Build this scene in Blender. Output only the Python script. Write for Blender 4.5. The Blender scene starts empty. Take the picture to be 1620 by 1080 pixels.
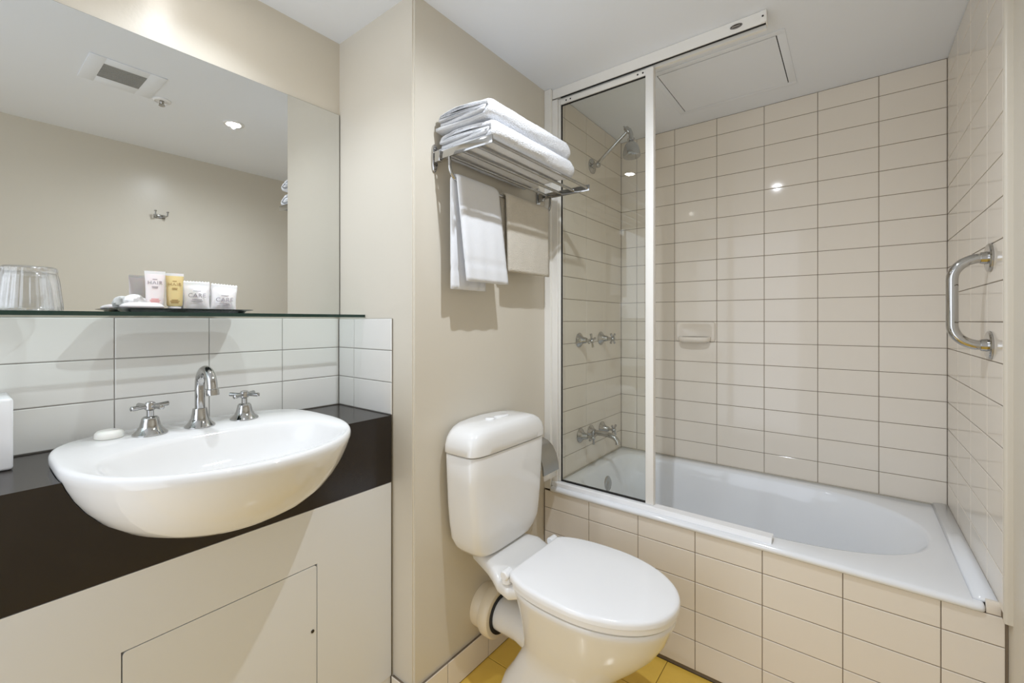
import bpy, bmesh, math, random
from mathutils import Vector, Matrix

random.seed(7)
scene = bpy.context.scene
COL = scene.collection
PI = math.pi

# ------------------------------------------------------------------ camera
cam_data = bpy.data.cameras.new('camera')
cam_data.sensor_width = 36.0
cam_data.lens = 694.11 / 1620 * 36.0
cam_data.shift_y = -(540 - 507.4) / 1620
cam_data.clip_start = 0.02
cam = bpy.data.objects.new('camera', cam_data)
cam.location = (0, 0, 1.2)
cam.rotation_euler = (PI / 2, 0, 0.6575)
COL.objects.link(cam)
scene.camera = cam

# ------------------------------------------------------------------ world, exposure, lamps, fill light
world = bpy.data.worlds.new('world')
scene.world = world
world.use_nodes = True
world.node_tree.nodes['Background'].inputs[0].default_value = (1.0, 0.97, 0.93, 1)
world.node_tree.nodes['Background'].inputs[1].default_value = 0.6
vs = scene.view_settings
vs.view_transform = 'Standard'
vs.look = 'None'
vs.gamma = 1.0
vs.use_curve_mapping = False
vs.exposure = -0.03
scene.cycles.max_bounces = 10
scene.cycles.diffuse_bounces = 6
scene.cycles.glossy_bounces = 5
scene.cycles.transparent_max_bounces = 16
scene.cycles.caustics_refractive = False
scene.cycles.blur_glossy = 0.5

LAMP1 = (-0.424, 0.882)      # downlight seen in the mirror
LAMP2 = (-1.165, 0.405)      # downlight over the basin
LAMP1_W = 36.0
LAMP2_W = 18.0
FILL_W = 13.0

# added cool fill light, unseen behind the camera, to lift the whole room
ld = bpy.data.lights.new('fill_light', 'AREA')
ld.shape = 'RECTANGLE'; ld.size = 1.0; ld.size_y = 2.12
ld.energy = FILL_W; ld.color = (0.85, 0.95, 1.11)
lo = bpy.data.objects.new('fill_light', ld)
lo.location = (-0.93, -0.86, 1.08); lo.rotation_euler = (PI / 2, 0, 0)
COL.objects.link(lo)

# ------------------------------------------------------------------ materials
def lin(c):
    return tuple(((v / 255) / 12.92 if v / 255 <= 0.04045 else ((v / 255 + 0.055) / 1.055) ** 2.4) for v in c)

MATS = {}
def mat(name, rgb, rough=0.5, metal=0.0, var=0.03, vscale=3.0, bump=0.0, bscale=200.0, spec=0.5, coat=0.0,
        sheen=0.0, trans=0.0, emit=0.0, ior=1.5, rvar=0.0, sss=0.0):
    m = bpy.data.materials.new(name)
    m.use_nodes = True
    nt = m.node_tree; N = nt.nodes; L = nt.links
    b = N['Principled BSDF']
    c = lin(rgb)
    tc = N.new('ShaderNodeTexCoord')
    nz = N.new('ShaderNodeTexNoise'); nz.inputs['Scale'].default_value = vscale; nz.inputs['Detail'].default_value = 4
    L.new(tc.outputs['Object'], nz.inputs['Vector'])
    mx = N.new('ShaderNodeMix'); mx.data_type = 'RGBA'
    mx.inputs[6].default_value = (*[x * (1 - var) for x in c], 1)
    mx.inputs[7].default_value = (*[min(1, x * (1 + var)) for x in c], 1)
    L.new(nz.outputs['Fac'], mx.inputs[0])
    L.new(mx.outputs[2], b.inputs['Base Color'])
    b.inputs['Roughness'].default_value = rough
    if rvar:
        mr = N.new('ShaderNodeMapRange')
        mr.inputs['To Min'].default_value = max(0, rough - rvar); mr.inputs['To Max'].default_value = rough + rvar
        L.new(nz.outputs['Fac'], mr.inputs['Value']); L.new(mr.outputs['Result'], b.inputs['Roughness'])
    b.inputs['Metallic'].default_value = metal
    b.inputs['Specular IOR Level'].default_value = spec
    b.inputs['IOR'].default_value = ior
    b.inputs['Coat Weight'].default_value = coat
    b.inputs['Coat Roughness'].default_value = 0.05
    b.inputs['Sheen Weight'].default_value = sheen
    b.inputs['Transmission Weight'].default_value = trans
    if sss:
        b.inputs['Subsurface Weight'].default_value = sss
        b.inputs['Subsurface Scale'].default_value = 0.01
    if emit:
        b.inputs['Emission Color'].default_value = (1.0, 0.97, 0.93, 1)
        b.inputs['Emission Strength'].default_value = emit
    if bump:
        n2 = N.new('ShaderNodeTexNoise'); n2.inputs['Scale'].default_value = bscale; n2.inputs['Detail'].default_value = 3
        L.new(tc.outputs['Object'], n2.inputs['Vector'])
        bp = N.new('ShaderNodeBump'); bp.inputs['Strength'].default_value = bump; bp.inputs['Distance'].default_value = 0.004
        L.new(n2.outputs['Fac'], bp.inputs['Height']); L.new(bp.outputs['Normal'], b.inputs['Normal'])
    MATS[name] = m
    return m

def pane_mat(name, tint, ior=1.5, rough=0.0):
    """thin clear sheet: tinted straight-through light plus Fresnel reflection"""
    m = bpy.data.materials.new(name); m.use_nodes = True
    nt = m.node_tree; N = nt.nodes; L = nt.links
    N.remove(N['Principled BSDF'])
    t = N.new('ShaderNodeBsdfTransparent'); t.inputs[0].default_value = (*tint, 1)
    g = N.new('ShaderNodeBsdfGlossy'); g.inputs['Roughness'].default_value = rough
    lw = N.new('ShaderNodeLayerWeight'); lw.inputs['Blend'].default_value = 0.5
    pw = N.new('ShaderNodeMath'); pw.operation = 'POWER'; pw.inputs[1].default_value = 5.0
    ma = N.new('ShaderNodeMath'); ma.operation = 'MULTIPLY_ADD'
    f0 = ((ior - 1) / (ior + 1)) ** 2
    ma.inputs[1].default_value = 1 - f0; ma.inputs[2].default_value = f0
    L.new(lw.outputs['Facing'], pw.inputs[0]); L.new(pw.outputs[0], ma.inputs[0])
    mx = N.new('ShaderNodeMixShader')
    L.new(ma.outputs[0], mx.inputs[0]); L.new(t.outputs[0], mx.inputs[1]); L.new(g.outputs[0], mx.inputs[2])
    L.new(mx.outputs[0], N['Material Output'].inputs['Surface'])
    MATS[name] = m
    return m

mat('paint_beige', (212, 205, 191), 0.30, var=0.02, vscale=1.5, bump=0.05, bscale=90, spec=0.45)
mat('paint_ceiling', (238, 242, 249), 0.6, var=0.012, vscale=1.2)
mat('tile_cream', (231, 223, 211), 0.07, var=0.02, vscale=1.3, spec=0.3)
mat('tile_white', (224, 222, 217), 0.08, var=0.008, vscale=1.3)
mat('tile_yellow', (230, 192, 86), 0.16, var=0.10, vscale=14, rvar=0.05)
mat('grout_dark', (120, 106, 88), 0.8, var=0.10, vscale=12)
mat('grout_grey', (150, 146, 140), 0.8, var=0.06, vscale=12)
mat('grout_floor', (105, 82, 36), 0.8, var=0.10, vscale=12)
mat('ceramic', (231, 230, 228), 0.06, var=0.006, vscale=2)
mat('enamel', (236, 238, 241), 0.09, var=0.008, vscale=2)
mat('plastic_white', (241, 241, 242), 0.13, var=0.005)
mat('laminate_white', (222, 223, 224), 0.30, var=0.012, vscale=1.5)
mat('counter_dark', (33, 26, 21), 0.2, var=0.08, vscale=25, spec=0.5)
mat('gap_black', (22, 20, 18), 0.7)
mat('chrome', (186, 185, 183), 0.07, metal=1.0, var=0.01)
mat('chrome_satin', (176, 173, 168), 0.26, metal=1.0, var=0.03)
mat('frame_cream', (238, 236, 231), 0.32, var=0.01)
mat('terry_white', (231, 232, 235), 0.95, var=0.05, vscale=160, bump=1.0, bscale=300, sheen=0.25, spec=0.1)
mat('terry_flat', (226, 227, 230), 0.9, var=0.015, vscale=30, bump=0.35, bscale=500, sheen=0.15, spec=0.1)
mat('mat_beige', (212, 205, 192), 0.95, var=0.06, vscale=40, bump=0.9, bscale=300, sheen=0.1, spec=0.1)
mat('pvc_cream', (226, 214, 190), 0.35, var=0.03, vscale=9)
mat('sealant', (176, 170, 158), 0.4, var=0.04, vscale=20)
mat('rubber_black', (18, 17, 16), 0.5)
mat('tray_black', (26, 31, 29), 0.15, var=0.05)
mat('paper_white', (244, 243, 241), 0.6, var=0.015, vscale=20)
mat('sachet_white', (242, 239, 238), 0.35, var=0.02, vscale=25, sss=0.1)
mat('tube_pink', (238, 229, 227), 0.22, var=0.03, vscale=30, sss=0.15)
mat('tube_gold', (228, 206, 148), 0.22, var=0.04, vscale=30, sss=0.1)
mat('print_grey', (160, 152, 156), 0.6)
mat('print_rose', (224, 150, 146), 0.6)
mat('print_brown', (172, 140, 88), 0.6)
mat('badge_dark', (48, 42, 38), 0.4)
mat('badge_light', (190, 182, 170), 0.35)
mat('soap_white', (240, 237, 230), 0.4, var=0.02, vscale=30, sss=0.1)
mat('lamp_glow', (255, 250, 240), 0.4, emit=80.0)
mat('grille_grey', (168, 168, 166), 0.5, var=0.02)
mat('grille_hole', (52, 52, 52), 0.8)
mat('mirror_silver', (228, 229, 227), 0.0, metal=1.0, var=0.0)
mat('mirror_edge', (70, 74, 70), 0.3)
pane_mat('pane_clear', (0.955, 0.965, 0.95))
pane_mat('pane_shelf', (0.93, 0.97, 0.955))
mat('shelf_edge', (12, 46, 39), 0.08, var=0.05, spec=0.6)
pane_mat('tumbler_clear', (0.985, 0.985, 0.985), ior=2.1, rough=0.08)

# ------------------------------------------------------------------ helpers
def new_mesh(name, verts, faces, smooth=False):
    me = bpy.data.meshes.new(name)
    me.from_pydata([tuple(v) for v in verts], [], faces)
    me.update()
    bm = bmesh.new(); bm.from_mesh(me)
    bmesh.ops.recalc_face_normals(bm, faces=bm.faces)
    bm.to_mesh(me); bm.free()
    if smooth:
        for p in me.polygons: p.use_smooth = True
    return me

def from_bm(name, bm, smooth=False, angle=None):
    bmesh.ops.recalc_face_normals(bm, faces=bm.faces)
    me = bpy.data.meshes.new(name)
    bm.to_mesh(me); bm.free()
    if smooth:
        for p in me.polygons: p.use_smooth = True
        if angle is not None:
            me.set_sharp_from_angle(angle=math.radians(angle))
    return me

def tag(o, label=None, cat=None, group=None, kind=None):
    if label: o['label'] = label
    if cat: o['category'] = cat
    if group: o['group'] = group
    if kind: o['kind'] = kind
    return o

def world_base(o):
    p = Vector((0, 0, 0))
    while o is not None:
        p += o.location; o = o.parent
    return p

def obj(name, me, material, parent=None, label=None, at=None):
    """mesh given in world coordinates; a child is stored relative to its parent's base.
    'at' keeps a shared mesh in its own coordinates and places the object there instead."""
    o = bpy.data.objects.new(name, me)
    COL.objects.link(o)
    if len(me.materials) == 0:
        me.materials.append(MATS[material])
    if parent is not None:
        o.parent = parent
        if at is None:
            me.transform(Matrix.Translation(-world_base(parent)))
    if at is not None:
        o.location = Vector(at) - (world_base(parent) if parent is not None else Vector((0, 0, 0)))
    if label: o['label'] = label
    return o

def thing(name, label, cat, base, group=None):
    o = bpy.data.objects.new(name, None)
    o.empty_display_size = 0.05
    o.location = base
    COL.objects.link(o)
    return tag(o, label, cat, group)

def solo(name, me, material, label, cat, base, group=None):
    """a thing that is one mesh"""
    me.transform(Matrix.Translation(-Vector(base)))
    o = obj(name, me, material)
    o.location = base
    return tag(o, label, cat, group)

def box_bm(bm, x0, x1, y0, y1, z0, z1, bev=0.0, seg=2):
    r = bmesh.ops.create_cube(bm, size=1.0)
    vs_ = r['verts']
    for v in vs_:
        v.co = Vector(((x0 + x1) / 2 + v.co.x * (x1 - x0), (y0 + y1) / 2 + v.co.y * (y1 - y0), (z0 + z1) / 2 + v.co.z * (z1 - z0)))
    if bev > 0:
        es = list({e for v in vs_ for e in v.link_edges})
        bmesh.ops.bevel(bm, geom=es, offset=bev, segments=seg, profile=0.5, affect='EDGES')

def box(x0, x1, y0, y1, z0, z1, bev=0.0, seg=2, smooth=None):
    bm = bmesh.new()
    box_bm(bm, x0, x1, y0, y1, z0, z1, bev, seg)
    return from_bm('box', bm, smooth=(bev > 0) if smooth is None else smooth, angle=35)

def boxes(lst, bev=0.0):
    bm = bmesh.new()
    for b in lst: box_bm(bm, *b, bev)
    return from_bm('boxes', bm, smooth=bev > 0, angle=35)

def loft_data(rings, cap0=True, cap1=True, closed=True):
    n = len(rings[0]); V = []; Fc = []
    for r in rings: V += [tuple(p) for p in r]
    for i in range(len(rings) - 1):
        for j in range(n if closed else n - 1):
            a = i * n + j; b = i * n + (j + 1) % n
            Fc.append((a, b, b + n, a + n))
    if cap0: Fc.append(tuple(range(n)))
    if cap1: Fc.append(tuple((len(rings) - 1) * n + j for j in range(n)))
    return V, Fc

def loft(rings, cap0=True, cap1=True, closed=True, smooth=True, angle=40):
    V, Fc = loft_data(rings, cap0, cap1, closed)
    me = new_mesh('loft', V, Fc, smooth)
    if smooth and angle: me.set_sharp_from_angle(angle=math.radians(angle))
    return me

def frame_of(axis):
    a = Vector(axis).normalized()
    h = Vector((0, 0, 1)) if abs(a.z) < 0.9 else Vector((1, 0, 0))
    u = a.cross(h).normalized(); w = a.cross(u).normalized()
    return a, u, w

def lathe_data(origin, axis, prof, n=32):
    """prof: (distance along axis, radius)"""
    a, u, w = frame_of(axis); o = Vector(origin)
    rings = []
    for d, r in prof:
        rings.append([o + a * d + (u * math.cos(2 * PI * k / n) + w * math.sin(2 * PI * k / n)) * max(r, 1e-5) for k in range(n)])
    return loft_data(rings, True, True)

def tube_data(pts, rad, n=12, caps=True):
    pts = [Vector(p) for p in pts]
    rads = rad if isinstance(rad, (list, tuple)) else [rad] * len(pts)
    t0 = (pts[1] - pts[0]).normalized()
    _, u, w = frame_of(t0)
    rings = []
    for i, p in enumerate(pts):
        t = (pts[min(i + 1, len(pts) - 1)] - pts[max(i - 1, 0)]).normalized()
        u = (u - t * u.dot(t)).normalized(); w = t.cross(u)
        rings.append([p + (u * math.cos(2 * PI * k / n) + w * math.sin(2 * PI * k / n)) * rads[i] for k in range(n)])
    return loft_data(rings, caps, caps)

def merge(*datas):
    V = []; Fc = []
    for v, f in datas:
        o = len(V); V += v; Fc += [tuple(i + o for i in q) for q in f]
    return V, Fc

def data_mesh(data, smooth=True, angle=40):
    me = new_mesh('m', data[0], data[1], smooth)
    if smooth and angle: me.set_sharp_from_angle(angle=math.radians(angle))
    return me

def lathe(*a, angle=40, **k): return data_mesh(lathe_data(*a, **k), angle=angle)
def tube(*a, **k): return data_mesh(tube_data(*a, **k))

def arc(c, u, v, r, a0, a1, n=8):
    c = Vector(c); u = Vector(u); v = Vector(v)
    return [c + u * (r * math.cos(a0 + (a1 - a0) * i / n)) + v * (r * math.sin(a0 + (a1 - a0) * i / n)) for i in range(n + 1)]

def spow(c, e): return math.copysign(abs(c) ** e, c)

def plan(cx, cy, axf, axb, ay, nf, nb, z, n=64):
    pts = []
    for k in range(n):
        t = 2 * PI * k / n
        c, s = math.cos(t), math.sin(t)
        e = 2 / (nf if c >= 0 else nb)
        pts.append(Vector((cx + (axf if c >= 0 else axb) * spow(c, e), cy + ay * spow(s, e), z)))
    return pts

def mixr(a, b, t): return [p.lerp(q, t) for p, q in zip(a, b)]

def text_mesh(s, size, extrude=0.0002):
    cu = bpy.data.curves.new('t', 'FONT'); cu.body = s; cu.size = size; cu.extrude = extrude
    cu.align_x = 'CENTER'; cu.align_y = 'CENTER'; cu.space_character = 1.12
    o = bpy.data.objects.new('t', cu); COL.objects.link(o)
    bpy.context.view_layer.update()
    dg = bpy.context.evaluated_depsgraph_get()
    me = bpy.data.meshes.new_from_object(o.evaluated_get(dg))
    bpy.data.objects.remove(o); bpy.data.curves.remove(cu)
    me.materials.clear()
    return me

# ------------------------------------------------------------------ room shell
XL, YRET, XC, XT = -1.434, 0.857, -1.034, -1.003     # mirror wall, return wall, toilet wall, shower tile face
YB, XR, XP, H = 2.2857, 0.285, 0.300, 2.18           # back tile face, right tile face, right paint face, ceiling
YA = 1.5604                                          # tub front tile face
YREAR = -0.80
TD = 0.0022                                          # how far tiles stand proud of the joints
PX, PZ = 0.2008, 0.1

def struct(name, me, material):
    o = obj(name, me, material)
    o['kind'] = 'structure'
    return o

def prism(poly, z0, z1):
    return loft([[Vector((x, y, z0)) for x, y in poly], [Vector((x, y, z1)) for x, y in poly]], smooth=False)

floor = struct('floor', box(-1.54, 0.40, YREAR - 0.1, 2.39, -0.12, -TD), 'grout_floor')
ceiling = struct('ceiling', box(-1.54, 0.40, YREAR - 0.1, 2.39, H, H + 0.08), 'paint_ceiling')
wall_left = struct('wall_left', box(-1.54, XL, YREAR - 0.1, YRET, 0, H), 'paint_beige')
bmw = bmesh.new()
V, Fc = loft_data([[Vector((x, y, z)) for x, y in ((-1.54, YRET), (XC, YRET), (XC, YA + 0.02), (-1.14, YA + 0.02), (-1.14, 0.96), (-1.54, 0.96))] for z in (0, H)])
vv = [bmw.verts.new(p) for p in V]
for q in Fc: bmw.faces.new([vv[i] for i in q])
es = [e for e in bmw.edges if all(abs(v.co.x - XC) < 1e-5 and abs(v.co.y - YRET) < 1e-5 for v in e.verts)]
bmesh.ops.bevel(bmw, geom=es, offset=0.006, segments=3, affect='EDGES')
wall_toilet = struct('wall_toilet', from_bm('w', bmw, True, 35), 'paint_beige')
wall_shower = struct('wall_shower', box(-1.14, XT - TD, YA + 0.02, 2.39, 0, H), 'grout_dark')
wall_back = struct('wall_back', box(XT - TD, 0.40, YB + TD, 2.39, 0, H), 'grout_dark')
wall_right = struct('wall_right', boxes([(XP, 0.40, YREAR - 0.1, 1.53, 0, H), (XP, 0.40, 1.53, YB, 0, 0.488)]), 'paint_beige')
wall_bath_end = struct('wall_bath_end', box(XR + TD, 0.40, 1.53, YB + TD, 0.488, H), 'grout_dark')
wall_tub_front = struct('wall_tub_front', box(XC + 0.002, XP - 0.0005, YA + TD, YA + 0.03, 0, 0.485), 'grout_dark')
# rounded edge strip where the end-wall tiling stops
trim_1 = struct('trim_1', loft([[Vector((x, y, z)) for x, y in [(XP, 1.523)] + [(XR + 0.007 - 0.007 * math.sin(a), 1.530 - 0.007 * math.cos(a)) for a in [i * PI / 12 for i in range(7)]] + [(XR, 1.531), (XP, 1.531)]] for z in (0.488, H)]), 'paint_beige')

# tiles ------------------------------------------------------------
TILE_CACHE = {}
def tile_mesh(w, h, material, g=0.0021, bev=0.0016):
    key = (round(w, 3), round(h, 3), material)
    if key not in TILE_CACHE:
        a, b = w / 2 - g / 2, h / 2 - g / 2
        i, j = a - bev, b - bev
        V = [(-a, -b, -TD), (a, -b, -TD), (a, b, -TD), (-a, b, -TD), (-a, -b, -bev * 0.6), (a, -b, -bev * 0.6), (a, b, -bev * 0.6), (-a, b, -bev * 0.6),
             (-i, -j, 0), (i, -j, 0), (i, j, 0), (-i, j, 0)]
        Fq = [(0, 1, 5, 4), (1, 2, 6, 5), (2, 3, 7, 6), (3, 0, 4, 7), (4, 5, 9, 8), (5, 6, 10, 9), (6, 7, 11, 10), (7, 4, 8, 11), (8, 9, 10, 11)]
        me = bpy.data.meshes.new('tile'); me.from_pydata(V, [], Fq); me.update()
        me.materials.append(MATS[material])
        TILE_CACHE[key] = me
    return TILE_CACHE[key]

ROT = {'+x': Matrix(((0, 0, 1), (1, 0, 0), (0, 1, 0))), '-x': Matrix(((0, 0, -1), (-1, 0, 0), (0, 1, 0))),
       '-y': Matrix(((1, 0, 0), (0, 0, -1), (0, 1, 0))), '+z': Matrix.Identity(3)}
def tile_grid(parent, face, plane, us, zs, material, tilt=0.0007):
    """us/zs: joint positions along the wall and up it"""
    for u0, u1 in zip(us[:-1], us[1:]):
        for z0, z1 in zip(zs[:-1], zs[1:]):
            me = tile_mesh(u1 - u0, z1 - z0, material)
            uc, zc = (u0 + u1) / 2, (z0 + z1) / 2
            loc = {'+x': (plane, uc, zc), '-x': (plane, uc, zc), '-y': (uc, plane, zc), '+z': (uc, zc, plane)}[face]
            o = obj('tile', me, material, parent, at=loc)
            r = ROT[face] @ Matrix.Rotation(random.uniform(-tilt, tilt), 3, 'X') @ Matrix.Rotation(random.uniform(-tilt, tilt), 3, 'Y')
            o.rotation_euler = r.to_euler()

RIM = 0.506
zrows = [RIM + 0.001] + [1.1973 + PZ * k for k in range(-6, 10)] + [H - 0.001]
tile_grid(wall_back, '-y', YB, [XT, -0.9149] + [-0.9149 + PX * k for k in range(1, 6)] + [XR], zrows, 'tile_cream')
tile_grid(wall_shower, '+x', XT, [YA + 0.025, YB - 3 * PX, YB - 2 * PX, YB - PX, YB], zrows, 'tile_cream')
tile_grid(wall_bath_end, '-x', XR, [1.5315, YB - 3 * PX, YB - 2 * PX, YB - PX, YB], zrows, 'tile_cream')
tile_grid(wall_tub_front, '-y', YA, [XC + 0.004] + [-1.0218 + PX * k for k in range(1, 7)] + [XP - 0.005], [0.012, 0.1121, 0.2121, 0.3121, 0.4121, 0.4845], 'tile_cream')
# white splashback over the basin
zs = [0.908, 1.0075, 1.1075, 1.2085]
g1 = obj('grout', box(XL, XL + 0.004, YREAR, YRET, 0.907, 1.2085), 'grout_grey', wall_left)
tile_grid(wall_left, '+x', XL + 0.004 + TD, [-0.7484 + PX * k for k in range(8)] + [YRET - 0.006], zs, 'tile_white')
g2 = obj('grout', box(XL + 0.0065, -1.131, YRET - 0.004, YRET, 0.907, 1.2075), 'grout_grey', wall_toilet)
tile_grid(wall_toilet, '-y', YRET - 0.004 - TD, [XL + 0.0065, -1.336, -1.130], zs[:-1] + [1.2075], 'tile_white')
# floor tiles
fx = [-1.034] + [-0.9135 + PX * k for k in range(0, 7)]
fx = [x for x in fx] + [XP]
fy = [YREAR + 0.01] + [1.3895 - PX * k for k in range(10, -1, -1)] + [YA + 0.001]
tile_grid(floor, '+z', 0.0, fx, fy, 'tile_yellow')
tile_grid(floor, '+z', 0.0, [-1.130, -1.034], [y for y in fy if y < 0.7] + [YRET - 0.009], 'tile_yellow')
# skirting tiles along the toilet wall and the short return
baseboard_left = struct('baseboard_left', box(XC, XC + 0.008, YRET - 0.010, YA - 0.001, 0, 0.098), 'grout_dark')
tile_grid(baseboard_left, '+x', XC + 0.008 + TD, [YRET - 0.010, 0.990, 1.190, 1.391, YA - 0.002], [0.002, 0.1], 'tile_cream')
baseboard_front = struct('baseboard_front', box(-1.128, XC, YRET - 0.0075, YRET, 0, 0.098), 'grout_dark')
tile_grid(baseboard_front, '-y', YRET - 0.0075 - TD, [-1.128, XC + 0.009], [0.002, 0.1], 'tile_cream')
baseboard_right = struct('baseboard_right', box(XP - 0.008, XP, YREAR, 1.515, 0, 0.098), 'grout_dark')
tile_grid(baseboard_right, '-x', XP - 0.008 - TD, [1.515 - PX * k for k in range(11, -1, -1)], [0.002, 0.1], 'tile_cream')

# ------------------------------------------------------------------ vanity
YV0 = -0.55
XF = -1.13
cab = thing('vanity_cabinet', 'white laminate vanity cabinet with a large flush access door under the basin', 'cabinet', ((XL + XF) / 2, 0.15, 0))
DY0, DY1, DZ0, DZ1 = 0.212, 0.611, 0.16, 0.551
# front board with an opening for the door
def front_board():
    bm = bmesh.new()
    x0, x1 = XF - 0.018, XF
    for b in ((x0, x1, YV0, DY0, 0.10, 0.699), (x0, x1, DY1, YRET - 0.008, 0.10, 0.699), (x0, x1, DY0, DY1, DZ1, 0.699), (x0, x1, DY0, DY1, 0.10, DZ0)):
        box_bm(bm, *b)
    bmesh.ops.remove_doubles(bm, verts=bm.verts, dist=1e-5)
    return from_bm('fb', bm)
obj('front_board', front_board(), 'laminate_white', cab)
obj('carcass', box(XL + 0.002, XF - 0.020, YV0, YRET - 0.008, 0.10, 0.699), 'gap_black', cab)
def rounded_rect_yz(y0, y1, z0, z1, r, x, n=5):
    pts = []
    for cy_, cz_, a0 in ((y1 - r, z1 - r, 0), (y0 + r, z1 - r, PI / 2), (y0 + r, z0 + r, PI), (y1 - r, z0 + r, 1.5 * PI)):
        for i in range(n + 1):
            a = a0 + i * PI / 2 / n
            pts.append(Vector((x, cy_ + r * math.cos(a), cz_ + r * math.sin(a))))
    return pts
dg_ = 0.0022
d = obj('door', loft([rounded_rect_yz(DY0 + dg_, DY1 - dg_, DZ0 + dg_, DZ1 - dg_, 0.008, XF - 0.017), rounded_rect_yz(DY0 + dg_, DY1 - dg_, DZ0 + dg_, DZ1 - dg_, 0.008, XF)], angle=30), 'laminate_white', cab)
obj('lock_hole', lathe((XF - 0.001, 0.598, 0.377), (1, 0, 0), [(0, 0.0045), (0.0022, 0.0045), (0.0028, 0.0035)], n=16), 'badge_dark', d)
obj('kickboard', box(XL + 0.002, XF - 0.003, YV0, YRET - 0.008, 0.0, 0.098), 'tile_white', cab)

# counter: top slab and deep fascia, cut out for the basin
def basin_outer(grow=0.0):
    lv = [(.752, .02), (.7535, .22), (.759, .40), (.771, .56), (.790, .69), (.814, .795), (.842, .875), (.868, .93), (.892, .968), (.908, .988), (.918, 1.0), (.926, .998), (.9305, .987), (.9325, .970)]
    R = []
    for z, s in lv:
        cx = -1.17 + 0.02 * (1 - s)
        R.append(plan(cx, 0.40, 0.30 * s + grow, 0.245 * s + grow, 0.275 * s + grow, 2.05, 2.2 + 1.8 * max(0, (s - .5) / .5), z, 72))
    return R
cme = boxes([(XL + 0.0065, XF - 0.0181, YV0, YRET - 0.0065, 0.877, 0.907)])
bmc = bmesh.new(); bmc.from_mesh(cme)
counter = thing('vanity_counter', 'dark brown stone vanity top with a deep front fascia around the white basin', 'counter', ((XL + XF) / 2, 0.15, 0.70))
cut_rings = basin_outer(0.0015)
cut_rings = [r for r in cut_rings if r[0].z < 0.912] + [[Vector((p.x, p.y, 1.0)) for p in cut_rings[9]]]
cutter = bpy.data.objects.new('cutter', loft(cut_rings, smooth=False)); COL.objects.link(cutter)
def cut(me):
    o = bpy.data.objects.new('tmp', me); COL.objects.link(o)
    md = o.modifiers.new('b', 'BOOLEAN'); md.operation = 'DIFFERENCE'; md.object = cutter; md.solver = 'EXACT'
    bpy.context.view_layer.update()
    dg = bpy.context.evaluated_depsgraph_get()
    r = bpy.data.meshes.new_from_object(o.evaluated_get(dg))
    bpy.data.objects.remove(o)
    r.materials.clear()
    return r
bmc.free()
obj('slab', cut(cme), 'counter_dark', counter)
obj('fascia', cut(box(XF - 0.018, XF, YV0, YRET - 0.0065, 0.7005, 0.907)), 'counter_dark', counter)
bpy.data.objects.remove(cutter)

# basin
basin = thing('wash_basin', 'white ceramic semi-recessed wash basin bulging out of the dark vanity', 'basin', (-1.15, 0.40, 0.752))
ro = basin_outer()
op = lambda s, z, dx=0.0: plan(-1.068 + dx, 0.40, 0.163 * s, 0.168 * s, 0.228 * s, 2.1, 2.4, z, 72)
inner = [mixr([Vector((p.x, p.y, 0.9315)) for p in ro[-1]], op(1.04, 0.9315), 0.5), op(1.03, 0.9305), op(1.0, 0.927), op(.975, .919), op(.945, .905), op(.90, .885), op(.83, .862), op(.72, .842), op(.56, .827), op(.36, .817), op(.16, .813), op(.02, .812)]
obj('bowl', loft(ro + inner, angle=None), 'ceramic', basin)
obj('waste', lathe((-1.068, 0.40, 0.8125), (0, 0, 1), [(0, 0.030), (0.003, 0.030), (0.0045, 0.026), (0.003, 0.020), (0.0045, 0.018), (0.0055, 0.002)], n=28), 'chrome', basin)

# ------------------------------------------------------------------ taps
def cross_handle_data(c, axis, arm, rad, turn=0.0, hub=0.011):
    a, u, w = frame_of(axis); c = Vector(c)
    D = [lathe_data(c - a * hub, a, [(0, hub * .55), (hub * .4, hub), (hub * 1.5, hub), (hub * 1.9, hub * .75), (hub * 2.05, hub * .2)], n=20)]
    for k in range(4):
        t = turn + k * PI / 2
        dvec = u * math.cos(t) + w * math.sin(t)
        D.append(lathe_data(c, dvec, [(0.004, rad * .8), (arm * .45, rad * .85), (arm * .8, rad * 1.05), (arm * .97, rad * 1.1), (arm, rad * .8)], n=12))
    return merge(*D)

def pillar_tap(x, y, z, label, turn):
    t = thing('basin_tap', label, 'tap', (x, y, z), 'taps on the basin deck')
    obj('base', lathe((x, y, z), (0, 0, 1), [(0, .034), (.003, .034), (.006, .031), (.012, .025), (.020, .0205), (.030, .018), (.038, .0165), (.042, .013), (.043, .0075)], n=36), 'chrome', t)
    obj('stem', lathe((x, y, z + .042), (0, 0, 1), [(0, .0072), (.016, .0072)], n=20), 'chrome', t)
    obj('handle', data_mesh(cross_handle_data((x, y, z + .066), (0, 0, 1), .041, .0052, turn)), 'chrome', t)
ZD = 0.9315
pillar_tap(-1.318, 0.300, ZD, 'chrome cross-handle basin tap beside the small soap', 0.35)
pillar_tap(-1.322, 0.506, ZD, 'chrome cross-handle basin tap nearest the toilet wall', 0.62)
sp = thing('basin_spout', 'chrome gooseneck spout between the two basin taps', 'tap', (-1.316, 0.400, ZD))
obj('base', lathe((-1.316, .400, ZD), (0, 0, 1), [(0, .033), (.003, .033), (.006, .030), (.013, .024), (.022, .0195), (.034, .017), (.046, .0155), (.047, .0115)], n=36), 'chrome', sp)
path = [(-1.316, .400, ZD + .045), (-1.316, .400, ZD + .075), (-1.316, .400, ZD + .098)] + \
       [(-1.316 + .042 - .042 * math.cos(a), .400, ZD + .104 + .042 * math.sin(a)) for a in [i * (PI * .94) / 14 for i in range(15)]] + [(-1.2305, .400, ZD + .098)]
obj('neck', tube(path, .0112, n=20), 'chrome', sp)
e0 = Vector(path[-1]); dirn = (e0 - Vector(path[-2])).normalized()
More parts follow.
